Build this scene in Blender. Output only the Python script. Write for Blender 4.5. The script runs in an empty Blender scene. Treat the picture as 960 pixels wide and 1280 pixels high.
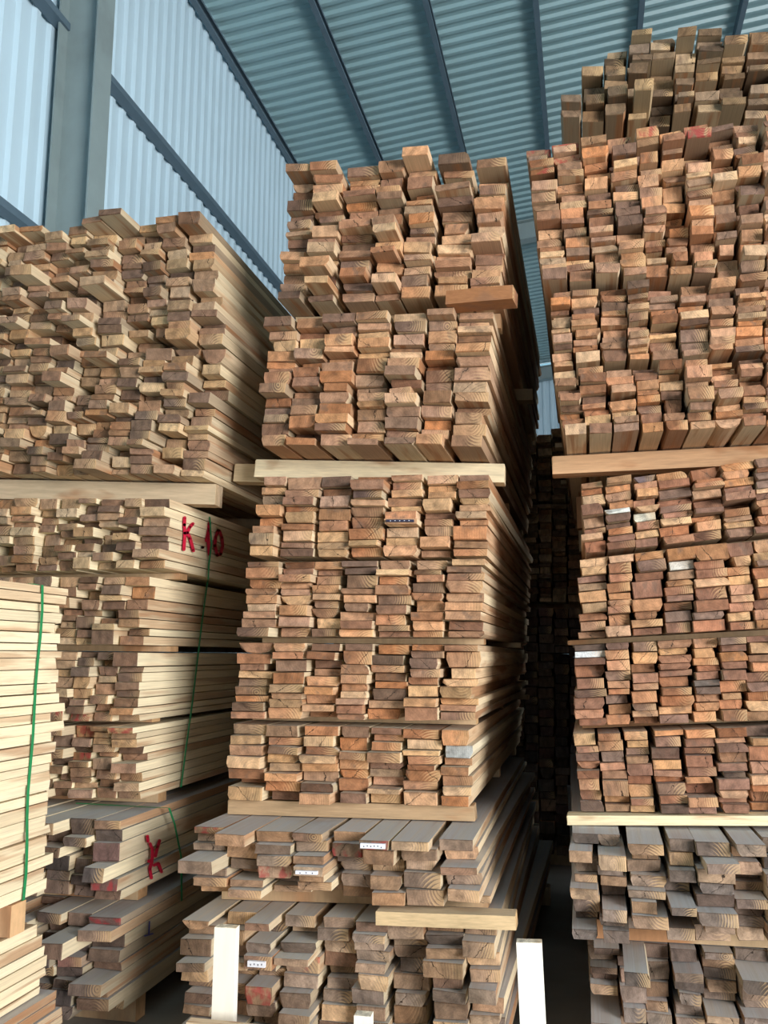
import bpy, bmesh, math, random
from mathutils import Vector, Matrix

random.seed(7)
SC = bpy.context.scene
COL = SC.collection

# ------------------------------------------------------------------ camera
F_PX, W_PX, H_PX = 1100.0, 960.0, 1280.0
EYE = Vector((0.0, 0.0, 1.65))
PITCH = math.radians(9.3)
YAW = math.radians(12.9)
cam_d = bpy.data.cameras.new('camera')
cam_d.sensor_fit = 'VERTICAL'
cam_d.sensor_height = 36.0
cam_d.lens = F_PX / H_PX * 36.0
cam_d.clip_start = 0.05
cam_d.clip_end = 300
cam = bpy.data.objects.new('camera', cam_d)
COL.objects.link(cam)
cam.location = EYE
cam.rotation_euler = (math.radians(90) + PITCH, 0, YAW)
SC.camera = cam

# ------------------------------------------------------------------ sky, daylight, exposure
SC.view_settings.view_transform = 'Standard'
SC.view_settings.look = 'None'
SC.view_settings.gamma = 1.0
SC.view_settings.use_curve_mapping = False
SC.view_settings.exposure = 0.8
SC.cycles.use_denoising = True
SC.cycles.max_bounces = 6
SC.cycles.diffuse_bounces = 4
world = bpy.data.worlds.new('overcast_sky')
SC.world = world
world.use_nodes = True
bg = world.node_tree.nodes['Background']
bg.inputs['Color'].default_value = (0.93, 0.965, 1.0, 1)
bg.inputs['Strength'].default_value = 1.6

# daylight pouring in through the open gateway behind the photographer
door_l = bpy.data.lights.new('gateway_daylight', 'AREA')
door_l.shape = 'RECTANGLE'
door_l.size = 5.0
door_l.size_y = 4.6
door_l.energy = 1150
door_l.color = (1.0, 0.985, 0.96)
door_o = bpy.data.objects.new('gateway_daylight', door_l)
COL.objects.link(door_o)
door_o.location = (8.0, -3.5, 2.6)
door_o.rotation_euler = (math.radians(92), 0, math.radians(47))


# ------------------------------------------------------------------ pixel <-> place
def ray(u, v):
    r = (u - W_PX / 2) / F_PX
    p = (H_PX / 2 - v) / F_PX
    f = math.cos(PITCH) - math.sin(PITCH) * p
    z = math.sin(PITCH) + math.cos(PITCH) * p
    return Vector((r * math.cos(YAW) - f * math.sin(YAW), r * math.sin(YAW) + f * math.cos(YAW), z))


def at_y(u, v, y):
    d = ray(u, v)
    return EYE + d * ((y - EYE.y) / d.y)


def at_x(u, v, x):
    d = ray(u, v)
    return EYE + d * ((x - EYE.x) / d.x)


def to_px(p):
    d = p - EYE
    f0 = -d.x * math.sin(YAW) + d.y * math.cos(YAW)
    r = d.x * math.cos(YAW) + d.y * math.sin(YAW)
    f = f0 * math.cos(PITCH) + d.z * math.sin(PITCH)
    u = -f0 * math.sin(PITCH) + d.z * math.cos(PITCH)
    return (W_PX / 2 + F_PX * r / f, H_PX / 2 - F_PX * u / f)


def lin(r, g, b):
    def c(v):
        v /= 255.0
        return v / 12.92 if v <= 0.04045 else ((v + 0.055) / 1.055) ** 2.4
    return (c(r), c(g), c(b))


# ------------------------------------------------------------------ materials
class NT:
    def __init__(self, name):
        self.m = bpy.data.materials.new(name)
        self.m.use_nodes = True
        self.t = self.m.node_tree
        self.bsdf = self.t.nodes['Principled BSDF']

    def n(self, kind, **kw):
        nd = self.t.nodes.new(kind)
        for k, v in kw.items():
            setattr(nd, k, v)
        return nd

    def put(self, sock, v):
        if hasattr(v, 'links') or isinstance(v, bpy.types.NodeSocket):
            self.t.links.new(v, sock)
        elif v is not None:
            sock.default_value = v

    def math(self, op, a, b=None, c=None, clamp=False):
        nd = self.n('ShaderNodeMath', operation=op, use_clamp=clamp)
        self.put(nd.inputs[0], a)
        if b is not None:
            self.put(nd.inputs[1], b)
        if c is not None:
            self.put(nd.inputs[2], c)
        return nd.outputs[0]

    def mix(self, fac, a, b, blend='MIX'):
        nd = self.n('ShaderNodeMix', data_type='RGBA', blend_type=blend)
        self.put(nd.inputs[0], fac)
        self.put(nd.inputs[6], a)
        self.put(nd.inputs[7], b)
        return nd.outputs[2]

    def maprange(self, v, a, b, c, d, smooth=False):
        nd = self.n('ShaderNodeMapRange')
        if smooth:
            nd.interpolation_type = 'SMOOTHSTEP'
        self.put(nd.inputs[0], v)
        for i, x in enumerate((a, b, c, d)):
            nd.inputs[i + 1].default_value = x
        return nd.outputs[0]

    def noise(self, vec, scale, detail=3, w=None, rough=0.55):
        nd = self.n('ShaderNodeTexNoise', noise_dimensions='4D' if w is not None else '3D')
        self.put(nd.inputs['Vector'], vec)
        nd.inputs['Scale'].default_value = scale
        nd.inputs['Detail'].default_value = detail
        nd.inputs['Roughness'].default_value = rough
        if w is not None:
            self.put(nd.inputs['W'], w)
        return nd.outputs[0]

    def grey(self, v):
        nd = self.n('ShaderNodeCombineColor')
        for i in range(3):
            self.put(nd.inputs[i], v)
        return nd.outputs[0]

    def xyz(self, x, y, z):
        nd = self.n('ShaderNodeCombineXYZ')
        for i, v in enumerate((x, y, z)):
            self.put(nd.inputs[i], v)
        return nd.outputs[0]


def frac_of(m, r, k):
    return m.math('FRACT', m.math('MULTIPLY', r, k))


def make_wood_end():
    m = NT('wood_end_grain')
    oi = m.n('ShaderNodeObjectInfo')
    rnd = oi.outputs['Random']
    tc = m.n('ShaderNodeTexCoord')
    sep = m.n('ShaderNodeSeparateXYZ')
    m.put(sep.inputs[0], tc.outputs['Object'])
    x = m.math('MULTIPLY', sep.outputs[0], 3.4)
    z = sep.outputs[2]
    p = m.xyz(x, m.math('MULTIPLY', sep.outputs[1], 3.0), z)
    w = m.math('MULTIPLY', rnd, 97.0)
    cx = m.math('MULTIPLY', m.math('SUBTRACT', frac_of(m, rnd, 17.31), 0.5), 5.0)
    cz = m.math('MULTIPLY_ADD', frac_of(m, rnd, 71.7), 5.0, -2.2)
    pr = m.xyz(m.math('SUBTRACT', x, cx), 0.0, m.math('SUBTRACT', z, cz))
    wave = m.n('ShaderNodeTexWave', wave_type='RINGS', rings_direction='Y', wave_profile='SAW')
    m.put(wave.inputs['Vector'], pr)
    wave.inputs['Scale'].default_value = 1.25
    wave.inputs['Distortion'].default_value = 1.6
    wave.inputs['Detail'].default_value = 2.0
    rings = wave.outputs['Fac']
    blot = m.noise(p, 1.1, 3, w)
    grit = m.noise(p, 14.0, 3, w, 0.7)
    col = oi.outputs['Color']
    k = m.math('MULTIPLY', m.maprange(rings, 0, 1, 0.90, 1.06), m.maprange(blot, 0.28, 0.72, 0.52, 1.34))
    k = m.math('MULTIPLY', k, m.maprange(grit, 0.28, 0.72, 0.74, 1.22))
    c = m.mix(1.0, col, m.grey(k), 'MULTIPLY')
    # weathered patches with a shape of their own
    st = m.maprange(m.noise(p, 0.8, 4, m.math('ADD', w, 31.0)), 0.56, 0.68, 0.0, 0.55, True)
    c = m.mix(st, c, (*lin(104, 86, 74), 1))
    # sapwood rim, pale, on one side of some boards
    sap = m.math('MULTIPLY', m.maprange(m.math('ADD', rings, m.math('MULTIPLY', sep.outputs[0], 2.0)), 0.7, 1.2, 0.0, 0.45, True),
                 m.maprange(frac_of(m, rnd, 41.3), 0.5, 0.75, 0.0, 1.0))
    c = m.mix(sap, c, (*lin(226, 188, 138), 1))
    # red paint daubed on some ends
    ra = m.n('ShaderNodeAttribute', attribute_type='OBJECT', attribute_name='red')
    rm = m.math('MULTIPLY', ra.outputs['Fac'], m.maprange(m.noise(p, 0.9, 3, m.math('ADD', w, 7.0)), 0.46, 0.62, 0.0, 0.7, True))
    c = m.mix(rm, c, (*lin(160, 52, 56), 1))
    # drying checks
    kk = m.math('MULTIPLY', m.math('SUBTRACT', frac_of(m, rnd, 29.9), 0.5), 3.4)
    off = m.math('MULTIPLY', m.math('SUBTRACT', frac_of(m, rnd, 53.1), 0.5), 2.2)
    line = m.math('ADD', m.math('SUBTRACT', x, off), m.math('MULTIPLY', m.math('SUBTRACT', z, 0.5), kk))
    line = m.math('ADD', line, m.math('MULTIPLY', m.math('SUBTRACT', m.noise(p, 2.6, 2, w), 0.5), 0.9))
    crack = m.math('MULTIPLY', m.maprange(m.math('ABSOLUTE', line), 0.02, 0.06, 1.0, 0.0, True),
                   m.math('GREATER_THAN', frac_of(m, rnd, 13.7), 0.66))
    c = m.mix(m.math('MULTIPLY', crack, 0.9), c, (0.018, 0.011, 0.007, 1))
    m.put(m.bsdf.inputs['Base Color'], c)
    m.bsdf.inputs['Roughness'].default_value = 0.85
    m.bsdf.inputs['Specular IOR Level'].default_value = 0.25
    bmp = m.n('ShaderNodeBump')
    bmp.inputs['Strength'].default_value = 0.5
    bmp.inputs['Distance'].default_value = 0.004
    h = m.math('SUBTRACT', m.math('ADD', m.math('MULTIPLY', grit, 0.6), m.math('MULTIPLY', blot, 1.2)), m.math('MULTIPLY', crack, 1.0))
    m.put(bmp.inputs['Height'], h)
    m.put(m.bsdf.inputs['Normal'], bmp.outputs[0])
    return m.m


def make_wood_side(name='wood_sawn_side'):
    m = NT(name)
    oi = m.n('ShaderNodeObjectInfo')
    rnd = oi.outputs['Random']
    tc = m.n('ShaderNodeTexCoord')
    sep = m.n('ShaderNodeSeparateXYZ')
    m.put(sep.inputs[0], tc.outputs['Object'])
    w = m.math('MULTIPLY', rnd, 83.0)
    p = m.xyz(m.math('MULTIPLY', sep.outputs[0], 3.4), m.math('MULTIPLY', sep.outputs[1], 5.0), sep.outputs[2])
    band = m.noise(p, 0.75, 3, w, 0.5)
    pf = m.xyz(m.math('MULTIPLY', sep.outputs[0], 26.0), m.math('MULTIPLY', sep.outputs[1], 9.0), m.math('MULTIPLY', sep.outputs[2], 7.0))
    fine = m.noise(pf, 1.0, 4, w, 0.65)
    pa = m.n('ShaderNodeAttribute', attribute_type='OBJECT', attribute_name='pale')
    c = m.mix(pa.outputs['Fac'], oi.outputs['Color'], (*lin(242, 226, 190), 1))
    heart = m.maprange(m.math('ADD', band, m.math('MULTIPLY', m.math('SUBTRACT', rnd, 0.5), 0.25)), 0.52, 0.66, 0.0, 0.75, True)
    heart = m.math('MULTIPLY', heart, m.maprange(pa.outputs['Fac'], 0.3, 1.0, 1.0, 0.6))
    c = m.mix(heart, c, (*lin(166, 112, 72), 1))
    c = m.mix(1.0, c, m.grey(m.maprange(fine, 0.25, 0.75, 0.74, 1.14)), 'MULTIPLY')
    geo = m.n('ShaderNodeNewGeometry')
    sn = m.n('ShaderNodeSeparateXYZ')
    m.put(sn.inputs[0], geo.outputs['Normal'])
    up = m.maprange(sn.outputs[2], 0.45, 0.85, 0.0, 1.0)
    dn = m.maprange(m.noise(pf, 0.35, 3, w), 0.3, 0.6, 0.65, 1.0)
    dust = m.math('MULTIPLY', m.math('MULTIPLY', up, oi.outputs['Alpha']), dn)
    c = m.mix(dust, c, (*lin(192, 192, 194), 1))
    m.put(m.bsdf.inputs['Base Color'], c)
    m.bsdf.inputs['Roughness'].default_value = 0.8
    m.bsdf.inputs['Specular IOR Level'].default_value = 0.25
    bmp = m.n('ShaderNodeBump')
    bmp.inputs['Strength'].default_value = 0.35
    bmp.inputs['Distance'].default_value = 0.003
    m.put(bmp.inputs['Height'], fine)
    m.put(m.bsdf.inputs['Normal'], bmp.outputs[0])
    return m.m


def make_plain(name, rgb, rough=0.6, var=0.12, scale=3.0, metal=0.0, dirt=None):
    m = NT(name)
    tc = m.n('ShaderNodeTexCoord')
    a = m.noise(tc.outputs['Object'], scale, 4)
    c = m.mix(1.0, (*lin(*rgb), 1), m.grey(m.maprange(a, 0.25, 0.75, 1 - var, 1 + var)), 'MULTIPLY')
    if dirt:
        b = m.noise(tc.outputs['Object'], scale * 0.3, 5)
        c = m.mix(m.maprange(b, 0.52, 0.72, 0.0, 0.5, True), c, (*lin(*dirt), 1))
    m.put(m.bsdf.inputs['Base Color'], c)
    m.bsdf.inputs['Roughness'].default_value = rough
    m.bsdf.inputs['Metallic'].default_value = metal
    return m.m


WOOD_END = make_wood_end()
WOOD_SIDE = make_wood_side()
M_WALL = make_plain('pale_blue_wall_sheet', (194, 219, 233), 0.45, 0.04, 0.8)
M_ROOF = make_plain('blue_green_roof_sheet', (142, 176, 184), 0.4, 0.06, 0.8)
M_STEEL = make_plain('grey_painted_steel', (138, 154, 156), 0.5, 0.07, 4.0, dirt=(112, 122, 122))
M_PURLIN = make_plain('slate_painted_steel', (88, 108, 122), 0.5, 0.08, 4.0)
M_FLOOR = make_plain('dusty_concrete', (150, 142, 132), 0.9, 0.15, 2.5, dirt=(110, 100, 90))
M_STRAP = make_plain('green_plastic_strap', (34, 134, 82), 0.35, 0.1, 9.0)
M_RED = make_plain('red_paint', (196, 26, 58), 0.6, 0.15, 60.0)
M_LABEL = make_plain('white_label', (228, 230, 240), 0.5, 0.03, 5.0)
M_INK = make_plain('dark_ink', (40, 38, 60), 0.6, 0.05, 5.0)
M_BLUE = make_plain('blue_ink', (60, 70, 150), 0.6, 0.05, 5.0)


# ------------------------------------------------------------------ object helpers
def link(o, parent=None):
    COL.objects.link(o)
    if parent is not None:
        o.parent = parent
    return o


def tag(o, label, cat, group=None):
    o['label'] = label
    o['category'] = cat
    if group:
        o['group'] = group
    return o


def empty(name, loc):
    o = bpy.data.objects.new(name, None)
    o.empty_display_size = 0.2
    o.location = loc
    return link(o)


def mesh_obj(name, verts, faces, mats, parent=None, mat_idx=None):
    me = bpy.data.meshes.new(name)
    me.from_pydata(verts, [], faces)
    for mm in (mats if isinstance(mats, (list, tuple)) else [mats]):
        me.materials.append(mm)
    if mat_idx:
        for pl, i in zip(me.polygons, mat_idx):
            pl.material_index = i
    me.update()
    return link(bpy.data.objects.new(name, me), parent)


def box_data(x0, x1, y0, y1, z0, z1):
    v = [(x0, y0, z0), (x1, y0, z0), (x1, y1, z0), (x0, y1, z0), (x0, y0, z1), (x1, y0, z1), (x1, y1, z1), (x0, y1, z1)]
    f = [(0, 3, 2, 1), (4, 5, 6, 7), (0, 1, 5, 4), (1, 2, 6, 5), (2, 3, 7, 6), (3, 0, 4, 7)]
    return v, f


def extrude_profile(prof, a, b, axis='Y', closed=True):
    """prof: list of 2-D points; swept from a to b along the axis."""
    n = len(prof)
    vs = []
    for t in (a, b):
        for (p, q) in prof:
            vs.append((p, t, q) if axis == 'Y' else ((t, p, q) if axis == 'X' else (p, q, t)))
    fs = []
    for i in range(n if closed else n - 1):
        j = (i + 1) % n
        fs.append((i, j, n + j, n + i))
    if closed:
        fs.append(tuple(range(n - 1, -1, -1)))
        fs.append(tuple(range(n, 2 * n)))
    return vs, fs


def fix_normals(o):
    bm = bmesh.new()
    bm.from_mesh(o.data)
    bmesh.ops.recalc_face_normals(bm, faces=bm.faces)
    bm.to_mesh(o.data)
    bm.free()


# ------------------------------------------------------------------ the shed
WX = -4.5          # inner face of the side wall
EAVE = 9.62
SLOPE = 0.10
Y0, Y1 = -4.0, 25.0
RIDGE = 9.0
RIB = 0.21


def roof_z(x):
    return EAVE + SLOPE * (x - WX) if x <= RIDGE else EAVE + SLOPE * (2 * RIDGE - x - WX)


def corrugation(start, end, pitch, depth):
    """trapezoid sheet: (position, height) points"""
    pts = []
    t = start
    while t < end:
        pts += [(t, 0.0), (t + pitch * 0.50, 0.0), (t + pitch * 0.62, depth), (t + pitch * 0.88, depth)]
        t += pitch
    pts.append((t, 0.0))
    return pts


def structure(o):
    o['kind'] = 'structure'
    return o


v, f = box_data(-9, 24, -12, Y1 + 0.4, -0.2, 0.0)
structure(mesh_obj('floor', v, f, M_FLOOR))

pts = corrugation(Y0, Y1, RIB, 0.035)
vs, fs = [], []
for i, (y, d) in enumerate(pts):
    vs += [(WX + d, y, 0.0), (WX + d, y, EAVE + 0.02)]
for i in range(len(pts) - 1):
    fs.append((2 * i, 2 * i + 1, 2 * i + 3, 2 * i + 2))
wall_left = structure(mesh_obj('wall_left', vs, fs, M_WALL))

pts = corrugation(WX, 22.5, RIB, 0.035)
vs, fs = [], []
for i, (x, d) in enumerate(pts):
    vs += [(x, Y1 - d, 0.0), (x, Y1 - d, roof_z(x))]
for i in range(len(pts) - 1):
    fs.append((2 * i, 2 * i + 1, 2 * i + 3, 2 * i + 2))
structure(mesh_obj('wall_back', vs, fs, M_WALL))

pts = corrugation(Y0, Y1, RIB, 0.035)
vs, fs = [], []
for i, (y, d) in enumerate(pts):
    vs += [(22.4 - d, y, 0.0), (22.4 - d, y, 4.5)]
for i in range(len(pts) - 1):
    fs.append((2 * i, 2 * i + 1, 2 * i + 3, 2 * i + 2))
structure(mesh_obj('wall_right_unseen', vs, fs, M_WALL))  # unseen wall, added to darken the gaps; left open above for sky light

# unseen front wall, added to cut ambient daylight, with a gateway at its right
for gx0, gx1, gz0 in ((WX, 5.0, 0.0), (5.0, 11.0, 5.2), (11.0, 22.5, 0.0)):
    pts = corrugation(gx0, gx1 - RIB, RIB, 0.035)
    vs, fs = [], []
    for i, (x, d) in enumerate(pts):
        vs += [(x, Y0 - d, gz0), (x, Y0 - d, roof_z(x))]
    for i in range(len(pts) - 1):
        fs.append((2 * i, 2 * i + 1, 2 * i + 3, 2 * i + 2))
    structure(mesh_obj('wall_front_unseen', vs, fs, M_WALL))

pts = corrugation(Y0, Y1, RIB, 0.04)
vs, fs = [], []
for i, (y, d) in enumerate(pts):
    for x in (WX - 0.3, RIDGE, 22.5):
        vs.append((x, y, roof_z(x) + 0.10 - d))
for i in range(len(pts) - 1):
    for k in range(2):
        fs.append((3 * i + k, 3 * i + k + 1, 3 * i + k + 4, 3 * i + k + 3))
ceiling = structure(mesh_obj('ceiling', vs, fs, M_ROOF))

# purlins: lipped channels under the roof sheet
PW, PH, PT = 0.07, 0.16, 0.008
chan = [(0, 0), (PW, 0), (PW, 0.03), (PW - PT, 0.03), (PW - PT, PT), (PT, PT), (PT, PH - PT),
        (PW - PT, PH - PT), (PW - PT, PH - 0.03), (PW, PH - 0.03), (PW, PH), (0, PH)]
ve, fe = extrude_profile(chan, Y0, Y1 - 0.05)
first = None
for k in range(19):
    x = WX + 0.06 + 1.35 * k
    if first is None:
        o = mesh_obj('purlin', ve, fe, M_PURLIN, ceiling)
        fix_normals(o)
        first = o
    else:
        o = first.copy()
        link(o, ceiling)
    o.location = (x, 0, roof_z(x) + 0.055 - PH)

# girts on the wall: channels with the open side down
girt_prof = [(q * .72, p) for (p, q) in chan]
gv, gf = extrude_profile([(a, b - PW) for (a, b) in girt_prof], Y0, Y1 - 0.05)
first = None
for zz in (1.6, 3.4, 5.2, 7.28):
    if first is None:
        o = mesh_obj('girt', gv, gf, M_PURLIN, wall_left)
        fix_normals(o)
        first = o
    else:
        o = first.copy()
        link(o, wall_left)
    o.location = (WX + 0.038, 0, zz)

# frames: tapered I columns and rafters at three bays
for k, yy in enumerate((6.32, 15.9, 24.6)):
    c = empty('steel_column', (WX + 0.29, yy, 0))
    d, fl, t = 0.40, 0.26, 0.016
    zt = EAVE - 0.05
    parts = [('web', (-d / 2 + 0.04, d / 2, -0.006, 0.006, 0, zt)),
             ('flange', (d / 2, d / 2 + t, -fl / 2, fl / 2, 0, zt)),
             ('flange', (-d / 2 + 0.04 - t, -d / 2 + 0.04, -fl / 2, fl / 2, 0, zt)),
             ('base_plate', (-d / 2 - 0.04, d / 2 + 0.06, -fl / 2 - 0.03, fl / 2 + 0.03, 0, 0.02))]
    for nm, b in parts:
        v, f = box_data(*b)
        mesh_obj(nm, v, f, M_STEEL, c)
    tag(c, ['grey steel column rising behind the left lumber stack against the blue wall',
            'grey steel column on the left wall further back behind the middle lumber stack',
            'grey steel column in the far corner by the back wall'][k], 'column', 'steel columns of the side wall')
    # rafter: web and two flanges, following the roof slope
    for nm, (ya, yb, za, zb) in (('rafter', (-0.006, 0.006, -0.55, -0.2)), ('rafter_flange', (-0.11, 0.11, -0.57, -0.55)), ('rafter_flange', (-0.11, 0.11, -0.2, -0.18))):
        vs = []
        for x in (WX + 0.1, RIDGE, 22.0):
            zc = roof_z(x) + 0.03
            vs += [(x, yy + ya, zc + za), (x, yy + yb, zc + za), (x, yy + yb, zc + zb), (x, yy + ya, zc + zb)]
        fs = []
        for s in (0, 4):
            for i in range(4):
                j = (i + 1) % 4
                fs.append((s + i, s + j, s + 4 + j, s + 4 + i))
        fs += [(3, 2, 1, 0), (8, 9, 10, 11)]
        o = mesh_obj(nm, vs, fs, M_STEEL, ceiling)
        fix_normals(o)


# ------------------------------------------------------------------ boards
def board_mesh(kind, seed, straight=False):
    """unit board: x -0.5..0.5, y 0..1 (front end at 0), z 0..1"""
    rr = random.Random(seed)
    j = lambda a: rr.uniform(-a, a)
    if kind == 'square':
        q = .3 if straight else 1
        sec = [(-.5 + q * abs(j(.035)), abs(j(.07))), (.5 - q * abs(j(.035)), abs(j(.07))), (.5 - q * abs(j(.035)), 1 - abs(j(.07))), (-.5 + q * abs(j(.035)), 1 - abs(j(.07)))]
    elif kind == 'wane':
        a, b = rr.uniform(.06, .2), rr.uniform(.3, .8)
        if rr.random() < .5:
            sec = [(-.5, 0), (.5, 0), (.5, 1 - b), (.5 - a * .4, 1 - b * .35), (.5 - a, 1), (-.5, 1)]
        else:
            sec = [(-.5 + a, 0), (.5, 0.02), (.5, 1), (-.5, 1), (-.5, b), (-.5 + a * .4, b * .35)]
    elif kind == 'trap':
        a, b = rr.uniform(.03, .12), rr.uniform(.03, .12)
        sec = [(-.5 + a, 0), (.5 - b, 0), (.5, .5), (.5 - .02, 1), (-.5 + .02, 1), (-.5, .55)]
    else:  # half round slab
        sec = [(-.30, .12), (-.12, .0), (.12, .0), (.30, .12), (.44, .45), (.5, 1), (-.5, 1), (-.44, .45)]
    n = len(sec)
    sk, sz = j(.006), j(.004)
    bow = 0 if straight else j(.03)
    cxm = sum(p[0] for p in sec) / n
    czm = sum(p[1] for p in sec) / n
    rings = [(0.0, rr.uniform(.95, .985), rr.uniform(.84, .95)), (0.0016, 1, 1), (.5, 1, 1), (.9984, 1, 1), (1.0, .975, .93)]
    vs, fs, mi = [], [], []
    for (y, sx, szc) in rings:
        f = math.sin(math.pi * y)
        for (x, z) in sec:
            px = cxm + (x - cxm) * sx
            pz = czm + (z - czm) * szc
            sg = 1 if y < .3 else (0 if y < .7 else -1)
            yy = y + sg * (sk * x + sz * (z - .5)) + (j(.0022) if y in (0.0, 1.0) else 0)
            vs.append((px + bow * f, yy, pz))
    for r in range(4):
        for i in range(n):
            k = (i + 1) % n
            fs.append((r * n + i, r * n + k, (r + 1) * n + k, (r + 1) * n + i))
            mi.append(1 if r in (0, 3) else 0)
    fs.append(tuple(range(n - 1, -1, -1)))
    mi.append(1)
    fs.append(tuple(range(4 * n, 5 * n)))
    mi.append(1)
    me = bpy.data.meshes.new('board')
    me.from_pydata(vs, [], fs)
    me.materials.append(WOOD_SIDE)
    me.materials.append(WOOD_END)
    for pl, i in zip(me.polygons, mi):
        pl.material_index = i
    bm = bmesh.new()
    bm.from_mesh(me)
    bmesh.ops.recalc_face_normals(bm, faces=bm.faces)
    bm.to_mesh(me)
    bm.free()
    return me


POOL = ([board_mesh('square', 100 + i) for i in range(22)] + [board_mesh('wane', 200 + i) for i in range(7)]
        + [board_mesh('trap', 300 + i) for i in range(6)])
SLAB = board_mesh('slab', 400)
STRAIGHT = [board_mesh('square', 500 + i, True) for i in range(10)]

PAL = {
    'warm': [(186, 134, 94), (172, 118, 80), (200, 150, 106), (160, 108, 74), (192, 128, 82), (150, 112, 84), (210, 166, 120), (178, 132, 100), (138, 102, 80), (196, 142, 98)],
    'tan': [(170, 130, 94), (156, 112, 80), (190, 150, 108), (146, 108, 78), (176, 126, 84), (136, 106, 84), (204, 168, 124), (164, 122, 92), (126, 96, 76), (182, 140, 98)],
    'rust': [(184, 126, 86), (170, 112, 76), (194, 138, 96), (176, 120, 84), (160, 108, 80), (202, 150, 104), (150, 108, 86), (188, 132, 88), (134, 104, 86), (206, 160, 112)],
    'grey': [(172, 138, 108), (156, 126, 102), (190, 150, 114), (140, 118, 102), (178, 136, 100), (196, 160, 122), (148, 114, 92), (166, 138, 114)],
    'dusty': [(150, 128, 110), (136, 116, 102), (170, 136, 106), (126, 110, 100), (158, 126, 100), (180, 146, 112), (130, 106, 92), (146, 124, 110)],
    'dark_tan': [(140, 112, 82), (122, 96, 70), (156, 126, 92), (112, 90, 68), (146, 112, 78), (170, 140, 102), (128, 104, 80)],  # darker browns, used only for the top right pile
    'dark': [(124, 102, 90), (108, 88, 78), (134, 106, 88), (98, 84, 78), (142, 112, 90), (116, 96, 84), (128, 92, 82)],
    'pale': [(226, 204, 164), (236, 216, 178), (214, 184, 142), (232, 210, 170), (200, 160, 118), (240, 222, 190)],
}
ALL = {}


def put_board(parent, base, x, y, z, w, L, t, color, dust, pale, roll=0.0, yaw=0.0, pitch=0.0, mesh=None, rng=random):
    o = bpy.data.objects.new('board', mesh or rng.choice(POOL))
    o.location = (x - base.x, y - base.y, z - base.z)
    o.scale = (w, L, t)
    o.rotation_euler = (pitch, -roll, yaw)
    s = rng.choice((.55, .7, .8, .85, .9, .95, 1.0, 1.05, 1.15))
    c = [min(1, v * s) for v in lin(*color)]
    g = sum(c) / 3
    k = rng.uniform(.72, 1.0)
    c = [g + (v - g) * k for v in c]
    o.color = (*c, dust)
    o['pale'] = pale
    link(o, parent)
    return o


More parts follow.
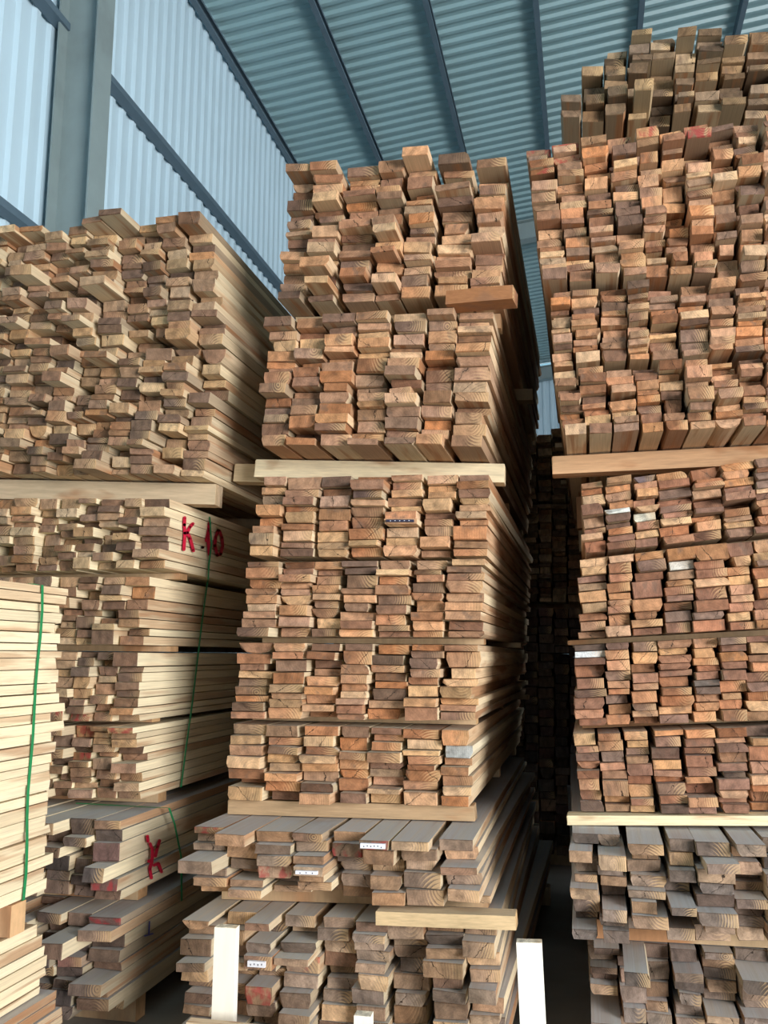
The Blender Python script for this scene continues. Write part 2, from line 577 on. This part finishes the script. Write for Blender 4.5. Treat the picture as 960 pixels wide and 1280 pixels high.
def bundle(key, label, Y, TL, TR, BL, BR, cols, rows, pal, jit=0.03, dust=0.0, pale=0.35, L=3.0, below=None,
           floor_z=None, fracs=None, gapp=0.06, xj=0.007, top_jit=0, bearers=True, seed=None, wfill=(.84, 1.0), name='lumber_bundle', yawj=0.003, slabs=0.006,
           over=0.0, bearer_at=(.22, 1.5, 2.7), category='lumber bundle', flush_right=False, group=None, spread=0.36):
    rng = random.Random(seed if seed is not None else sum(ord(ch) * (i + 3) for i, ch in enumerate(key)))
    tl, tr, bl, br = at_y(*TL, Y), at_y(*TR, Y), at_y(*BL, Y), at_y(*BR, Y)

    def edge(a, b, x):
        return a.z + (b.z - a.z) * (x - a.x) / (b.x - a.x)
    zb = lambda x: edge(bl, br, x)
    zt = lambda x: edge(tl, tr, x)
    if floor_z is not None:
        zb = lambda x: floor_z
    elif below is not None:
        bz = ALL[below]['zt']
        zb0 = zb
        # rest on the bundle below, keeping a bearer's thickness between
        gap = min(zb0(bl.x) - bz(bl.x), zb0(br.x) - bz(br.x))
        if gap < 0.012:
            lift = 0.012 - gap
            zb = lambda x: zb0(x) + lift
    xl = lambda s: bl.x + (tl.x - bl.x) * s
    xr = lambda s: br.x + (tr.x - br.x) * s
    xm = (bl.x + br.x) / 2
    base = Vector((xm, Y, zb(xm)))
    e = empty(name, base)
    tag(e, label, category, group)
    boards = []
    cwid = [rng.uniform(.84, 1.16) for _ in range(cols)]
    ctot = sum(cwid)
    cum = [sum(cwid[:i]) / ctot for i in range(cols)]
    cwid = [w_ / ctot for w_ in cwid]
    for c in range(cols):
        fr = fracs[min(c, len(fracs) - 1)] if fracs else 1.0
        n = max(1, round(rows * fr) + rng.choice((-1, 0, 0, 0, 1)))
        ts = [rng.uniform(1 - spread, 1 + spread) for _ in range(n)]
        if rng.random() < .5 and n > 3:
            ts[rng.randrange(n)] *= rng.uniform(1.2, 1.5)
        tot = sum(ts)
        acc = 0.0
        cshift = rng.gauss(0, jit * .5)
        for r in range(n):
            s0, s1 = acc / tot, (acc + ts[r]) / tot
            acc += ts[r]
            sm = (s0 + s1) / 2 * fr
            x_l, x_r = xl(sm), xr(sm)
            pitch_w = (x_r - x_l) * cwid[c]
            w = pitch_w * rng.uniform(*wfill)
            x = x_l + (x_r - x_l) * cum[c] + .5 * pitch_w + rng.uniform(-1, 1) * ((pitch_w - w) * .55 + xj * .4)
            b0, t0 = zb(x), zt(x)
            h = (t0 - b0) * fr
            z0 = b0 + h * s0
            th = h * (s1 - s0)
            if flush_right and c == cols - 1:
                w = pitch_w * .97
                x = x_r - w / 2 + rng.uniform(-.002, .002)
            if rng.random() < gapp and 0 < r < n - 1:
                w *= rng.uniform(.72, .88)
            slope = ((zt(x + .1) - zt(x)) * sm + (zb(x + .1) - zb(x)) * (1 - sm)) / .1
            y = Y + cshift + rng.gauss(0, jit)
            if rng.random() < .10:
                y -= rng.uniform(0, jit * 2.0)
            if rng.random() < .04:
                y += rng.uniform(0, jit * 5)
            if r == n - 1 and top_jit:
                y -= rng.uniform(-.02, top_jit)
            if r == 0 and over:
                y -= over * rng.uniform(.6, 1.0)
            m = SLAB if rng.random() < slabs else None
            if flush_right and c == cols - 1:
                m = rng.choice(STRAIGHT)
            o = put_board(e, base, x, y, z0 + .0005, w, L + rng.uniform(-.05, .05), th - .001, rng.choice(PAL[pal]), dust,
                          min(1, max(0, pale + rng.uniform(-.25, .25))), roll=math.atan(slope) + (rng.gauss(0, .014) if 0 < r < n - 1 and not (flush_right and c == cols - 1) else 0), yaw=rng.gauss(0, .0006 if flush_right and c == cols - 1 else yawj), mesh=m, rng=rng)
            boards.append((o, c, r, Vector((x, y, z0 + th / 2)), w, th))
    info = dict(e=e, base=base, zt=zt, zb=zb, xl=xl, xr=xr, tl=tl, tr=tr, bl=bl, br=br, Y=Y, L=L, boards=boards)
    ALL[key] = info
    # thin bearers between this bundle and what is under it
    if bearers:
        for yb in [Y + q for q in bearer_at]:
            x0, x1 = bl.x + .03 - .07 * (rng.random() < .2), br.x - .03 + .08 * (rng.random() < .25)
            if floor_z is not None:
                lo = lambda x: 0.0
            elif below is not None and bearers is True:
                lo = ALL[below]['zt']
            else:
                lo = bearers
            vs = []
            for x in (x0, x1):
                for yy in (yb, yb + .09):
                    vs += [(x - base.x, yy - base.y, lo(x) - base.z + .003), (x - base.x, yy - base.y, zb(x) - base.z - .0005)]
            fs = [(0, 1, 3, 2), (4, 6, 7, 5), (0, 4, 5, 1), (2, 3, 7, 6), (1, 5, 7, 3), (0, 2, 6, 4)]
            o = mesh_obj('bearer', vs, fs, [WOOD_SIDE, WOOD_END], e, [1, 1, 0, 0, 0, 0])
            fix_normals(o)
            o.color = (*lin(172, 134, 96), dust * .5)
            o['pale'] = .3
    return info


def nearest(key, u, v):
    return min(ALL[key]['boards'], key=lambda b: (to_px(b[3])[0] - u) ** 2 + 2.5 * (to_px(b[3])[1] - v) ** 2)


# ---- middle stack, bottom to top
bundle('C8', 'loose dusty bundle at the very bottom of the middle stack behind the short white post', 3.62, (240, 1142), (622, 1156), (228, 1300), (632, 1300), 9, 10, 'grey',
       jit=.05, dust=.85, pale=.5, floor_z=.12, xj=.012, wfill=(.84, 1.02), slabs=.02, yawj=.012)
bundle('C7', 'dusty bundle with red daubed ends and white tags, second from bottom of middle stack', 3.62, (226, 1037), (590, 1050), (243, 1118), (612, 1136), 8, 6, 'grey',
       jit=.05, dust=.85, pale=.5, below='C8', xj=.010, wfill=(.86, 1.0), yawj=.010)
bundle('C6', 'tan bundle standing on the wide cross beam in the lower half of the middle stack', 3.95, (285, 905), (592, 912), (281, 1000), (590, 1008), 7, 8, 'warm',
       jit=.025, dust=.35, pale=.6, below='C7', bearer_at=(1.5, 2.7))
bundle('C5', 'tan bundle of seven columns just under the dark slit at mid height of middle stack', 3.97, (298, 803), (604, 806), (287, 898), (596, 901), 7, 9, 'warm', jit=.022, dust=.1, pale=.55, below='C6')
bundle('C4', 'tan bundle third below the pale cross beam of the middle stack, overhanging left', 3.97, (309, 702), (606, 699), (300, 796), (606, 797), 7, 9, 'warm', jit=.022, pale=.5, below='C5')
bundle('C3', 'tan bundle directly under the long pale cross beam of the middle stack', 3.97, (326, 596), (614, 590), (312, 696), (610, 695), 7, 9, 'warm', jit=.025, pale=.45, below='C4')
bundle('C2', 'rough bundle resting on the long pale cross beam of the middle stack', 3.95, (332, 398), (618, 388), (322, 557), (608, 561), 7, 13, 'warm', jit=.035, pale=.35, below='C3', bearer_at=(1.5, 2.7), wfill=(.82, 1.0), over=.06)
bundle('C1', 'topmost bundle of the middle stack with uneven boards under the roof', 3.97, (359, 214), (634, 196), (345, 376), (628, 370), 7, 14, 'warm', jit=.04, pale=.3, below='C2', top_jit=.14, wfill=(.82, 1.0))

# ---- left stack
bundle('L7', 'dark dusty loose bundle at the bottom of the left stack', 3.75, (-70, 1128), (158, 1144), (-70, 1290), (146, 1290), 7, 9, 'dark', jit=.07, dust=.8, pale=.5, floor_z=.12, xj=.012, wfill=(.84, 1.0), yawj=.012, flush_right=True)
bundle('L6', 'dusty bundle with a red letter on its pale side, second from bottom of left stack', 3.75, (-70, 1016), (150, 1026), (-66, 1110), (150, 1126), 7, 6, 'dark', jit=.06, dust=.8, pale=.72, below='L7', flush_right=True, wfill=(.86, 1.0), yawj=.008)
bundle('L5', 'strapped bundle with dark reddish ends, lowest of the four small left ones', 4.0, (-60, 906), (174, 908), (-60, 994), (178, 999), 9, 8, 'tan', jit=.035, dust=.2, pale=.8, below='L6', flush_right=True)
bundle('L4', 'strapped bundle with cream sides third below the cross beam of the left stack', 4.0, (-60, 813), (176, 815), (-60, 899), (170, 902), 9, 8, 'tan', jit=.035, pale=.8, below='L5', flush_right=True)
bundle('L3', 'strapped bundle just below the one marked with red letters in the left stack', 4.0, (-60, 722), (184, 720), (-60, 804), (176, 807), 9, 8, 'tan', jit=.035, pale=.75, below='L4', flush_right=True)
bundle('L2', 'strapped bundle marked K 10 in red paint on its pale side', 4.0, (-60, 622), (212, 623), (-60, 715), (207, 711), 10, 9, 'tan', jit=.04, pale=.85, below='L3', flush_right=True)
bundle('L1b', 'wide rough bundle on the cross beam in the upper half of left stack', 4.0, (-70, 440), (281, 434), (-72, 588), (250, 594), 12, 14, 'tan', jit=.045, pale=.45, below='L2', bearer_at=(1.5, 2.7), slabs=.02)
bundle('L1a', 'topmost wide bundle of the left stack in front of the steel column', 4.0, (-62, 302), (256, 270), (-70, 436), (282, 430), 12, 14, 'tan', jit=.045, pale=.4, below='L1b', top_jit=.12, slabs=.02)

# ---- right stack
bundle('R10', 'dusty loose bundle at the bottom of the right stack near the right edge', 3.85, (735, 1180), (1080, 1200), (738, 1290), (1080, 1290), 9, 9, 'dusty', jit=.06, dust=.85, pale=.3, floor_z=.12, xj=.012, wfill=(.84, 1.0), yawj=.012)
bundle('R9', 'dusty jumbled bundle under the pale plank of the right stack', 3.7, (712, 1044), (1080, 1054), (716, 1168), (1080, 1188), 9, 8, 'dusty', jit=.07, dust=.85, pale=.35, below='R10', xj=.012, wfill=(.84, 1.0), slabs=.06, yawj=.014)
bundle('R8', 'rusty brown bundle on the thin pale plank in the right stack', 3.95, (716, 917), (1060, 903), (726, 1016), (1060, 1016), 9, 9, 'rust', jit=.018, dust=.3, pale=.3, below='R9', bearer_at=(1.5, 2.7))
bundle('R7', 'rusty brown bundle third below the cross beam of the right stack', 3.95, (716, 806), (1060, 789), (718, 908), (1060, 898), 9, 9, 'rust', jit=.018, pale=.3, below='R8')
bundle('R6', 'rusty brown bundle second below the cross beam of the right stack', 3.95, (724, 699), (1060, 662), (720, 799), (1060, 780), 9, 9, 'rust', jit=.018, pale=.3, below='R7')
bundle('R5', 'rusty brown slanting bundle directly under the cross beam of the right stack', 3.95, (724, 604), (1060, 560), (728, 692), (1060, 655), 9, 9, 'rust', jit=.022, pale=.3, below='R6')
bundle('R4', 'tan bundle resting on the cross beam of the right stack', 3.9, (690, 462), (1060, 438), (706, 548), (1060, 528), 11, 8, 'warm', jit=.03, pale=.3, below='R5', bearer_at=(1.5, 2.7), over=.05)
bundle('R3', 'tan bundle second above the cross beam of the right stack', 3.95, (687, 364), (1060, 342), (690, 458), (1060, 432), 11, 9, 'warm', jit=.025, pale=.3, below='R4')
bundle('R2', 'tall tan bundle with red daubed ends in the upper part of the right stack', 3.95, (655, 184), (1060, 134), (678, 356), (1060, 336), 12, 16, 'warm', jit=.035, pale=.25, below='R3')

bundle('R1', 'loose dark pile with long overhanging boards on top of the right stack', 4.25, (700, 56), (1060, 44), (700, 150), (1060, 130), 12, 8, 'dark_tan', jit=.055, pale=.05, below='R2',
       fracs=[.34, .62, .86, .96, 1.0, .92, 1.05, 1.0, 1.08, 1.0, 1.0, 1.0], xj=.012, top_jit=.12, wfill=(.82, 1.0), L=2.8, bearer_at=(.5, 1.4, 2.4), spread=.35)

# ---- stacks further back, seen through the gap
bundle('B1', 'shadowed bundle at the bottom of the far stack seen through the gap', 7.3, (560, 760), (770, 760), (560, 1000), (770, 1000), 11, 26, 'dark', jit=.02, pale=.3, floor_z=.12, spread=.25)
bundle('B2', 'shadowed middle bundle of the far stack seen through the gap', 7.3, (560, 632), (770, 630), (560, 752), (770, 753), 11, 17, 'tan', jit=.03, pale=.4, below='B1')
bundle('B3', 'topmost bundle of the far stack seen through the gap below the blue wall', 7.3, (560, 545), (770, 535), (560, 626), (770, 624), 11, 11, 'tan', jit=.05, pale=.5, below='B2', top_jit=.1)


# ------------------------------------------------------------------ single timbers
def plank_x(name, label, cat, p0, length, depth, h, slope=0.0, yaw=0.0, color=(214, 190, 156), pale=.5, dust=0.0, parent=None, mesh=None):
    """a timber lying across: p0 is its lower left front corner"""
    o = bpy.data.objects.new(name, mesh or POOL[3])
    o.location = (p0.x, p0.y + depth / 2, p0.z)
    o.scale = (depth, length, h)
    o.rotation_euler = (math.atan(slope), 0, math.radians(-90) + yaw)
    o.color = (*lin(*color), dust)
    o['pale'] = pale
    link(o, parent)
    if label:
        tag(o, label, cat)
    return o


def cross_beam(label, above, under, Y, u0, u1, color, pale, depth=.10, yaw=0.0, inset=0.0, name='timber_beam'):
    A, U = ALL[above], ALL[under]
    v0 = to_px(Vector((A['bl'].x, Y, A['zb'](A['bl'].x))))[1]
    x0 = at_y(u0, v0, Y).x
    x1 = at_y(u1, v0, Y).x
    za0, za1 = A['zb'](x0), A['zb'](x1)
    xs = (max(x0, U['tl'].x), min(x1, U['tr'].x))
    slope = (za1 - za0) / (x1 - x0)
    h = min(A['zb'](x) - U['zt'](x) for x in xs) - .002
    return plank_x(name, label, 'beam' if name == 'timber_beam' else 'plank', Vector((x0, Y, za0 - h - .001)), x1 - x0, depth, h, slope, yaw, color, pale)


cross_beam('long pale cross beam under the rough upper bundle of the middle stack', 'C2', 'C3', 4.24, 318, 630, (226, 204, 168), .55)
o = cross_beam('greyish cross beam end jutting out left behind the long pale middle beam', 'C2', 'C3', 4.36, 292, 600, (206, 180, 142), .3)
cross_beam('pale brown cross beam under the wide upper bundle of the left stack', 'L1b', 'L2', 4.19, -75, 270, (200, 176, 146), .15)
cross_beam('brown cross beam under the upper tan bundles of the right stack', 'R4', 'R5', 4.22, 690, 1075, (198, 152, 112), .12)
cross_beam('wide cross beam between the tan and the dusty bundles of the middle stack', 'C6', 'C7', 3.99, 285, 593, (182, 152, 118), .05)
cross_beam('thin yellowish plank under the rusty bundles of the right stack', 'R8', 'R9', 3.90, 709, 1072, (226, 204, 160), .6, name='cross_plank')

# plank end between the two dusty bundles of the middle stack
U, A = ALL['C8'], ALL['C7']
x0, x1 = at_y(470, 1130, 3.55).x, at_y(645, 1150, 3.55).x
h = min(A['zb'](x) - U['zt'](x) for x in (x0, A['br'].x)) - .002
sl = (U['zt'](x1) - U['zt'](x0)) / (x1 - x0)
plank_x('cross_plank', 'pale plank end jutting right between the two dusty bundles of middle stack', 'plank', Vector((x0, 3.545, U['zt'](x0) + .001)), x1 - x0, .10, max(.03, h), sl, 0, (206, 172, 126), .25, .2)
# weathered plank end between the two top bundles
U, A = ALL['C2'], ALL['C1']
x0, x1 = at_y(560, 385, 3.9).x, at_y(645, 385, 3.9).x
h = min(A['zb'](x) - U['zt'](x) for x in (x0, U['tr'].x)) - .002
plank_x('cross_plank', 'brown plank end jutting right between the two top bundles of middle stack', 'plank', Vector((x0, 3.86, U['zt'](x0) + .001)), x1 - x0, .12, h - .004, (U['zt'](x1) - U['zt'](x0)) / (x1 - x0), math.radians(-7), (150, 106, 76), 0.0)
# thin stick on top of the left stack
T = ALL['L1a']
zt = max(b[3].z + b[5] / 2 for b in T['boards'])
xa, xb = at_y(42, 268, 5.1).x, at_y(279, 274, 5.1).x
plank_x('wooden_stick', 'thin pale stick lying across the top of the left stack', 'stick', Vector((xa, 5.1, zt + .002)), xb - xa, .04, .03, 0, 0, (206, 178, 140), .3)

# ------------------------------------------------------------------ foreground bundle on the left
def side_bundle(key, label, xr, yfar, L, z0, z1, cols, rows, pal, pale, cw=.125, seed=1, bearers=None):
    rng = random.Random(seed)
    base = Vector((xr - cols * cw / 2, yfar - L, z0))
    e = empty('lumber_bundle', base)
    tag(e, label, 'lumber bundle')
    boards = []
    for c in range(cols):
        n = rows + rng.choice((-1, 0, 1))
        ts = [rng.uniform(.75, 1.25) for _ in range(n)]
        for _ in range(3):
            ts[rng.randrange(n)] *= 1.4
        tot, z = sum(ts), z0
        for t in ts:
            th = (z1 - z0) * t / tot
            lj = rng.uniform(-.03, .03) + (rng.uniform(0, .06) if rng.random() < .15 else 0)
            w = cw * rng.uniform(.92, 1.0)
            x = xr - c * cw - w / 2 - (rng.uniform(0, .008) if c == 0 else 0)
            o = put_board(e, base, x, yfar - L + lj, z + .0005, w, L, th - .001, rng.choice(PAL[pal]), .0, min(1, pale + rng.uniform(-.3, .2)), mesh=rng.choice(POOL[:22]), yaw=rng.gauss(0, .002), rng=rng)
            boards.append((o, c, 0, Vector((x, yfar, z + th / 2)), w, th))
            z += th
    ALL[key] = dict(e=e, base=base, boards=boards)
    for yb in (bearers or []):
        v, f = box_data(xr - cols * cw - base.x, xr + .01 - base.x, yb - base.y, yb + .09 - base.y, -bearers_h, -.001)
        o = mesh_obj('bearer', v, f, [WOOD_SIDE, WOOD_END], e, [0, 0, 0, 1, 0, 1])
        o.color = (*lin(206, 164, 124), 0)
        o['pale'] = .3
    return e


YF = 3.35
pt = at_y(80, 735, YF)
pb = at_y(58, 1112, YF)
FX = pt.x
bearers_h = .115
yb = at_x(29, 1140, FX).y
side_bundle('F1', 'tall pale strapped bundle at the left edge seen from its long side', FX, YF, 2.2, pb.z, pt.z, 5, 30, 'pale', .88, seed=11, bearers=[yb - .09, yb - 1.7])
z2 = pb.z - bearers_h - .001
y2 = at_x(50, 1185, FX).y
side_bundle('F2', 'pale bundle under the tall strapped one at the lower left edge', FX + .01, y2, 2.1, z2 - .27, z2, 5, 7, 'pale', .85, seed=12)
side_bundle('F3', 'low greenish grey bundle at the bottom left corner on the floor', FX + .06, y2 + .08, 2.2, .002, z2 - .271, 5, max(3, round((z2 - .27) / .04)), 'tan', .35, seed=13)
for b in ALL['F3']['boards']:
    b[0].color[3] = .8


# ------------------------------------------------------------------ straps
def strap(label, pts, width=.014, th=.003, name='packing_strap', parent=None):
    """flat band following 3-D points; each point (pos, outward normal, width direction)"""
    vs, fs = [], []
    for p, n, wd in pts:
        for a, b in ((-1, 0), (1, 0), (1, 1), (-1, 1)):
            vs.append(p + wd * (a * width / 2) + n * (b * th))
    for i in range(len(pts) - 1):
        for k in range(4):
            j = (k + 1) % 4
            fs.append((4 * i + k, 4 * i + j, 4 * i + 4 + j, 4 * i + 4 + k))
    fs.append((3, 2, 1, 0))
    m = 4 * (len(pts) - 1)
    fs.append((m, m + 1, m + 2, m + 3))
    off = ALL[parent]['base'] if parent else Vector((0, 0, 0))
    o = mesh_obj(name, [tuple(v - off) for v in vs], fs, M_STRAP, ALL[parent]['e'] if parent else None)
    fix_normals(o)
    if parent:
        o['label'] = label
    else:
        tag(o, label, 'strap')
    return o


XP, YP, ZP = Vector((1, 0, 0)), Vector((0, 1, 0)), Vector((0, 0, 1))
sx = FX + .004
ys = at_x(42, 900, sx).y
pts = [(Vector((sx - .62, ys, pt.z + .002)), ZP, YP), (Vector((sx - .03, ys - .01, pt.z + .002)), ZP, YP)]
for i in range(13):
    z = pt.z - (pt.z - pb.z) * i / 12
    pts.append((Vector((sx + .004 * math.sin(i * 1.3), ys + .006 * math.sin(i * .7), z)), XP, YP))
pts.append((Vector((sx - .05, ys - .012, pb.z - .006)), -ZP, YP))
strap('bright green plastic strap', pts, parent='F1')


def side_strap(label, path, key_of, parent=None, top=.5):
    pts = []
    for i, (u, v) in enumerate(path):
        B = ALL[key_of(v)]
        xs = max(b[3].x + b[4] / 2 for b in B['boards'] + (ALL['L7']['boards'] if parent == 'L6' else [])) + .010
        p = at_x(u, v, xs)
        if i == 0 and parent:
            pts.append((Vector((p.x - .5, p.y, p.z + .004)), ZP, YP))
        pts.append((p, XP, YP))
    strap(label, pts, parent=parent)


def dense(path, n=6):
    out = []
    for (a, b), (c, d) in zip(path, path[1:]):
        for k in range(n):
            out.append((a + (c - a) * k / n, b + (d - b) * k / n))
    return out + [path[-1]]


side_strap('dark green strap down the side of four bundles in the left stack', [(262, 646), (264, 680), (261, 705), (260, 724), (259, 728), (252, 780), (246, 830), (240, 880), (233, 930), (226, 984)],
           lambda v: 'L2' if v < 726 else ('L3' if v < 810 else ('L4' if v < 905 else 'L5')))
side_strap('dark green plastic strap', dense([(211, 1010), (218, 1030), (226, 1070), (227, 1126)], 3), lambda v: 'L6', 'L6')


# ------------------------------------------------------------------ paint, tags
def painted(key, name, strokes, rad, lift=.007, mat=None, label='red paint mark'):
    B = ALL[key]
    xs = max(b[3].x + b[4] / 2 for b in B['boards']) + lift
    base = B['base']
    vs, fs = [], []

    def put(ps):
        i0 = len(vs)
        for (u, v) in ps:
            p = at_x(u, v, xs)
            vs.append((p.x - base.x, p.y - base.y, p.z - base.z))
        fs.append(tuple(range(i0, i0 + len(ps))))
    for st in strokes:
        for (a, b), (c, d) in zip(st, st[1:] or st):
            l = math.hypot(c - a, d - b)
            if l > 1e-6:
                nx, ny = -(d - b) / l * rad, (c - a) / l * rad
                put([(a + nx, b + ny), (a - nx, b - ny), (c - nx, d - ny), (c + nx, d + ny)])
            for (e, f) in ((a, b), (c, d)):
                put([(e + rad * math.cos(k * math.pi / 5), f + rad * math.sin(k * math.pi / 5)) for k in range(10)])
    o = mesh_obj(name, vs, fs, mat or M_RED, B['e'])
    o['label'] = label
    return o


def pz(path, sc, ox, oy):
    return [(ox + a / sc, oy + b / sc) for a, b in path]


q = lambda p: pz(p, 9.6, 205, 630)
painted('L2', 'painted_letter', [q([(250, 165), (246, 250), (252, 350), (240, 545)]), q([(348, 238), (310, 280), (280, 345), (315, 410), (355, 560)])], 2.0)
painted('L2', 'painted_dot', [q([(465, 520)])], 1.9)
painted('L2', 'painted_digit', [q([(545, 235), (542, 300), (530, 400), (545, 605)]), q([(535, 330), (512, 440)])], 2.0)
painted('L2', 'painted_digit', [q([(650, 318), (620, 400), (612, 500), (640, 615), (680, 600), (705, 500), (695, 400), (665, 325), (650, 318)])], 1.9)
q = lambda p: pz(p, 9.14, 150, 1000)
painted('L6', 'painted_letter', [q([(315, 415), (320, 470)]), q([(345, 500), (372, 565), (368, 680), (330, 700)]), q([(452, 465), (430, 540), (405, 640)]),
                                 q([(365, 700), (342, 790), (360, 890)]), q([(390, 745), (440, 725), (475, 820)])], 2.0)

painted('L7', 'printed_mark', [[(187, 1152), (186, 1168)], [(181, 1170), (191, 1167)]], .9, mat=M_BLUE, label='small blue mark')


def end_tag(key, u, v, w=.8, h=.55, dots=6, mats=None, seed=3):
    """small printed tag stapled to one board end, in the board's own unit frame"""
    b = nearest(key, u, v)[0]
    b.location.y = -.075
    rng = random.Random(seed)
    vs, fs = box_data(-w / 2, w / 2, -.0042, .0, .5 - h / 2, .5 + h / 2)
    mi = [0] * 6
    for k in range(dots):
        x = (-.42 + .84 * (k + .5) / dots) * w
        z = .5 + rng.uniform(-.2, .2) * h
        i0 = len(vs)
        for a in range(8):
            vs.append((x + .018 * math.cos(a * math.pi / 4), -.0046, z + .07 * math.sin(a * math.pi / 4)))
        fs.append(tuple(range(i0, i0 + 8)))
        mi.append(1)
    o = mesh_obj('printed_tag', vs, fs, mats or [M_LABEL, M_INK], b, mi)
    o['label'] = 'small printed tag with dots'
    return o


end_tag('C7', 491, 1043, .82, .5)
end_tag('C7', 404, 1090, .7, .35, 3)
end_tag('C8', 316, 1198, .6, .4, 4)
end_tag('C3', 515, 648, .82, .45, 5, [M_INK, M_LABEL])

for key, spots in {'C7': [(258, 1040), (345, 1092), (424, 1055), (470, 1060)], 'C8': [(385, 1210), (330, 1230)],
                   'R2': [(668, 190), (664, 212), (695, 180), (722, 178), (722, 200), (775, 168), (812, 165), (858, 160), (868, 178), (700, 200)],
                   'L5': [(112, 914), (140, 914), (100, 950)], 'L4': [(95, 893), (75, 893)], 'L7': [(134, 1152)], 'R10': [(945, 1275)], 'L6': [(130, 1110)]}.items():
    for (u, v) in spots:
        nearest(key, u, v)[0]['red'] = 1.0
for key, u, v, c in (('R5', 768, 642, (206, 206, 198)), ('R5', 801, 640, (214, 212, 196)), ('R6', 858, 700, (206, 202, 192)), ('R7', 722, 822, (204, 206, 206)), ('C6', 575, 945, (176, 176, 172)),
                     ('C4', 475, 715, (216, 178, 136)), ('R7', 890, 850, (104, 92, 84)), ('C3', 465, 615, (96, 76, 68)), ('R5', 806, 583, (112, 98, 100)), ('C1', 410, 350, (120, 84, 64))):
    nearest(key, u, v)[0].color[:3] = lin(*c)


# ------------------------------------------------------------------ white posts and low plank in front
M_POST = make_plain('planed_pale_wood', (250, 244, 230), 0.7, 0.05, 3.0)
POST_MESH = POOL[1].copy()
POST_MESH.materials[0] = M_POST


def post(label, u, v, y, w, t, lean=0.0, name='wooden_post'):
    p = at_y(u, v, y)
    o = bpy.data.objects.new(name, POST_MESH)
    o.location = (p.x - lean * p.z, y, 0.0)
    o.scale = (w, p.z, t)
    o.rotation_euler = (math.radians(90), math.atan(lean), 0)
    o.color = (*lin(238, 228, 208), 0)
    o['pale'] = .8
    link(o)
    tag(o, label, 'post')
    return o


post('pale upright post in front of the dusty bundles of the middle stack', 287, 1155, 3.30, .088, .045)
post('pale upright post standing in the dark gap before the right stack', 662, 1173, 3.30, .090, .045, -.03)
post('short split stake stub at the bottom edge before the middle stack', 457, 1263, 3.22, .062, .05, 0.0, 'wooden_stake')
pl = at_y(234, 1268, 3.15)
pr = at_y(440, 1284, 3.15)
o = plank_x('low_board', 'board standing on edge at the bottom edge before the white post', 'board', Vector((pl.x, 3.14, 0.002)), (pr - pl).length, .04, pl.z - .002, 0, 0, (206, 176, 150), .35)
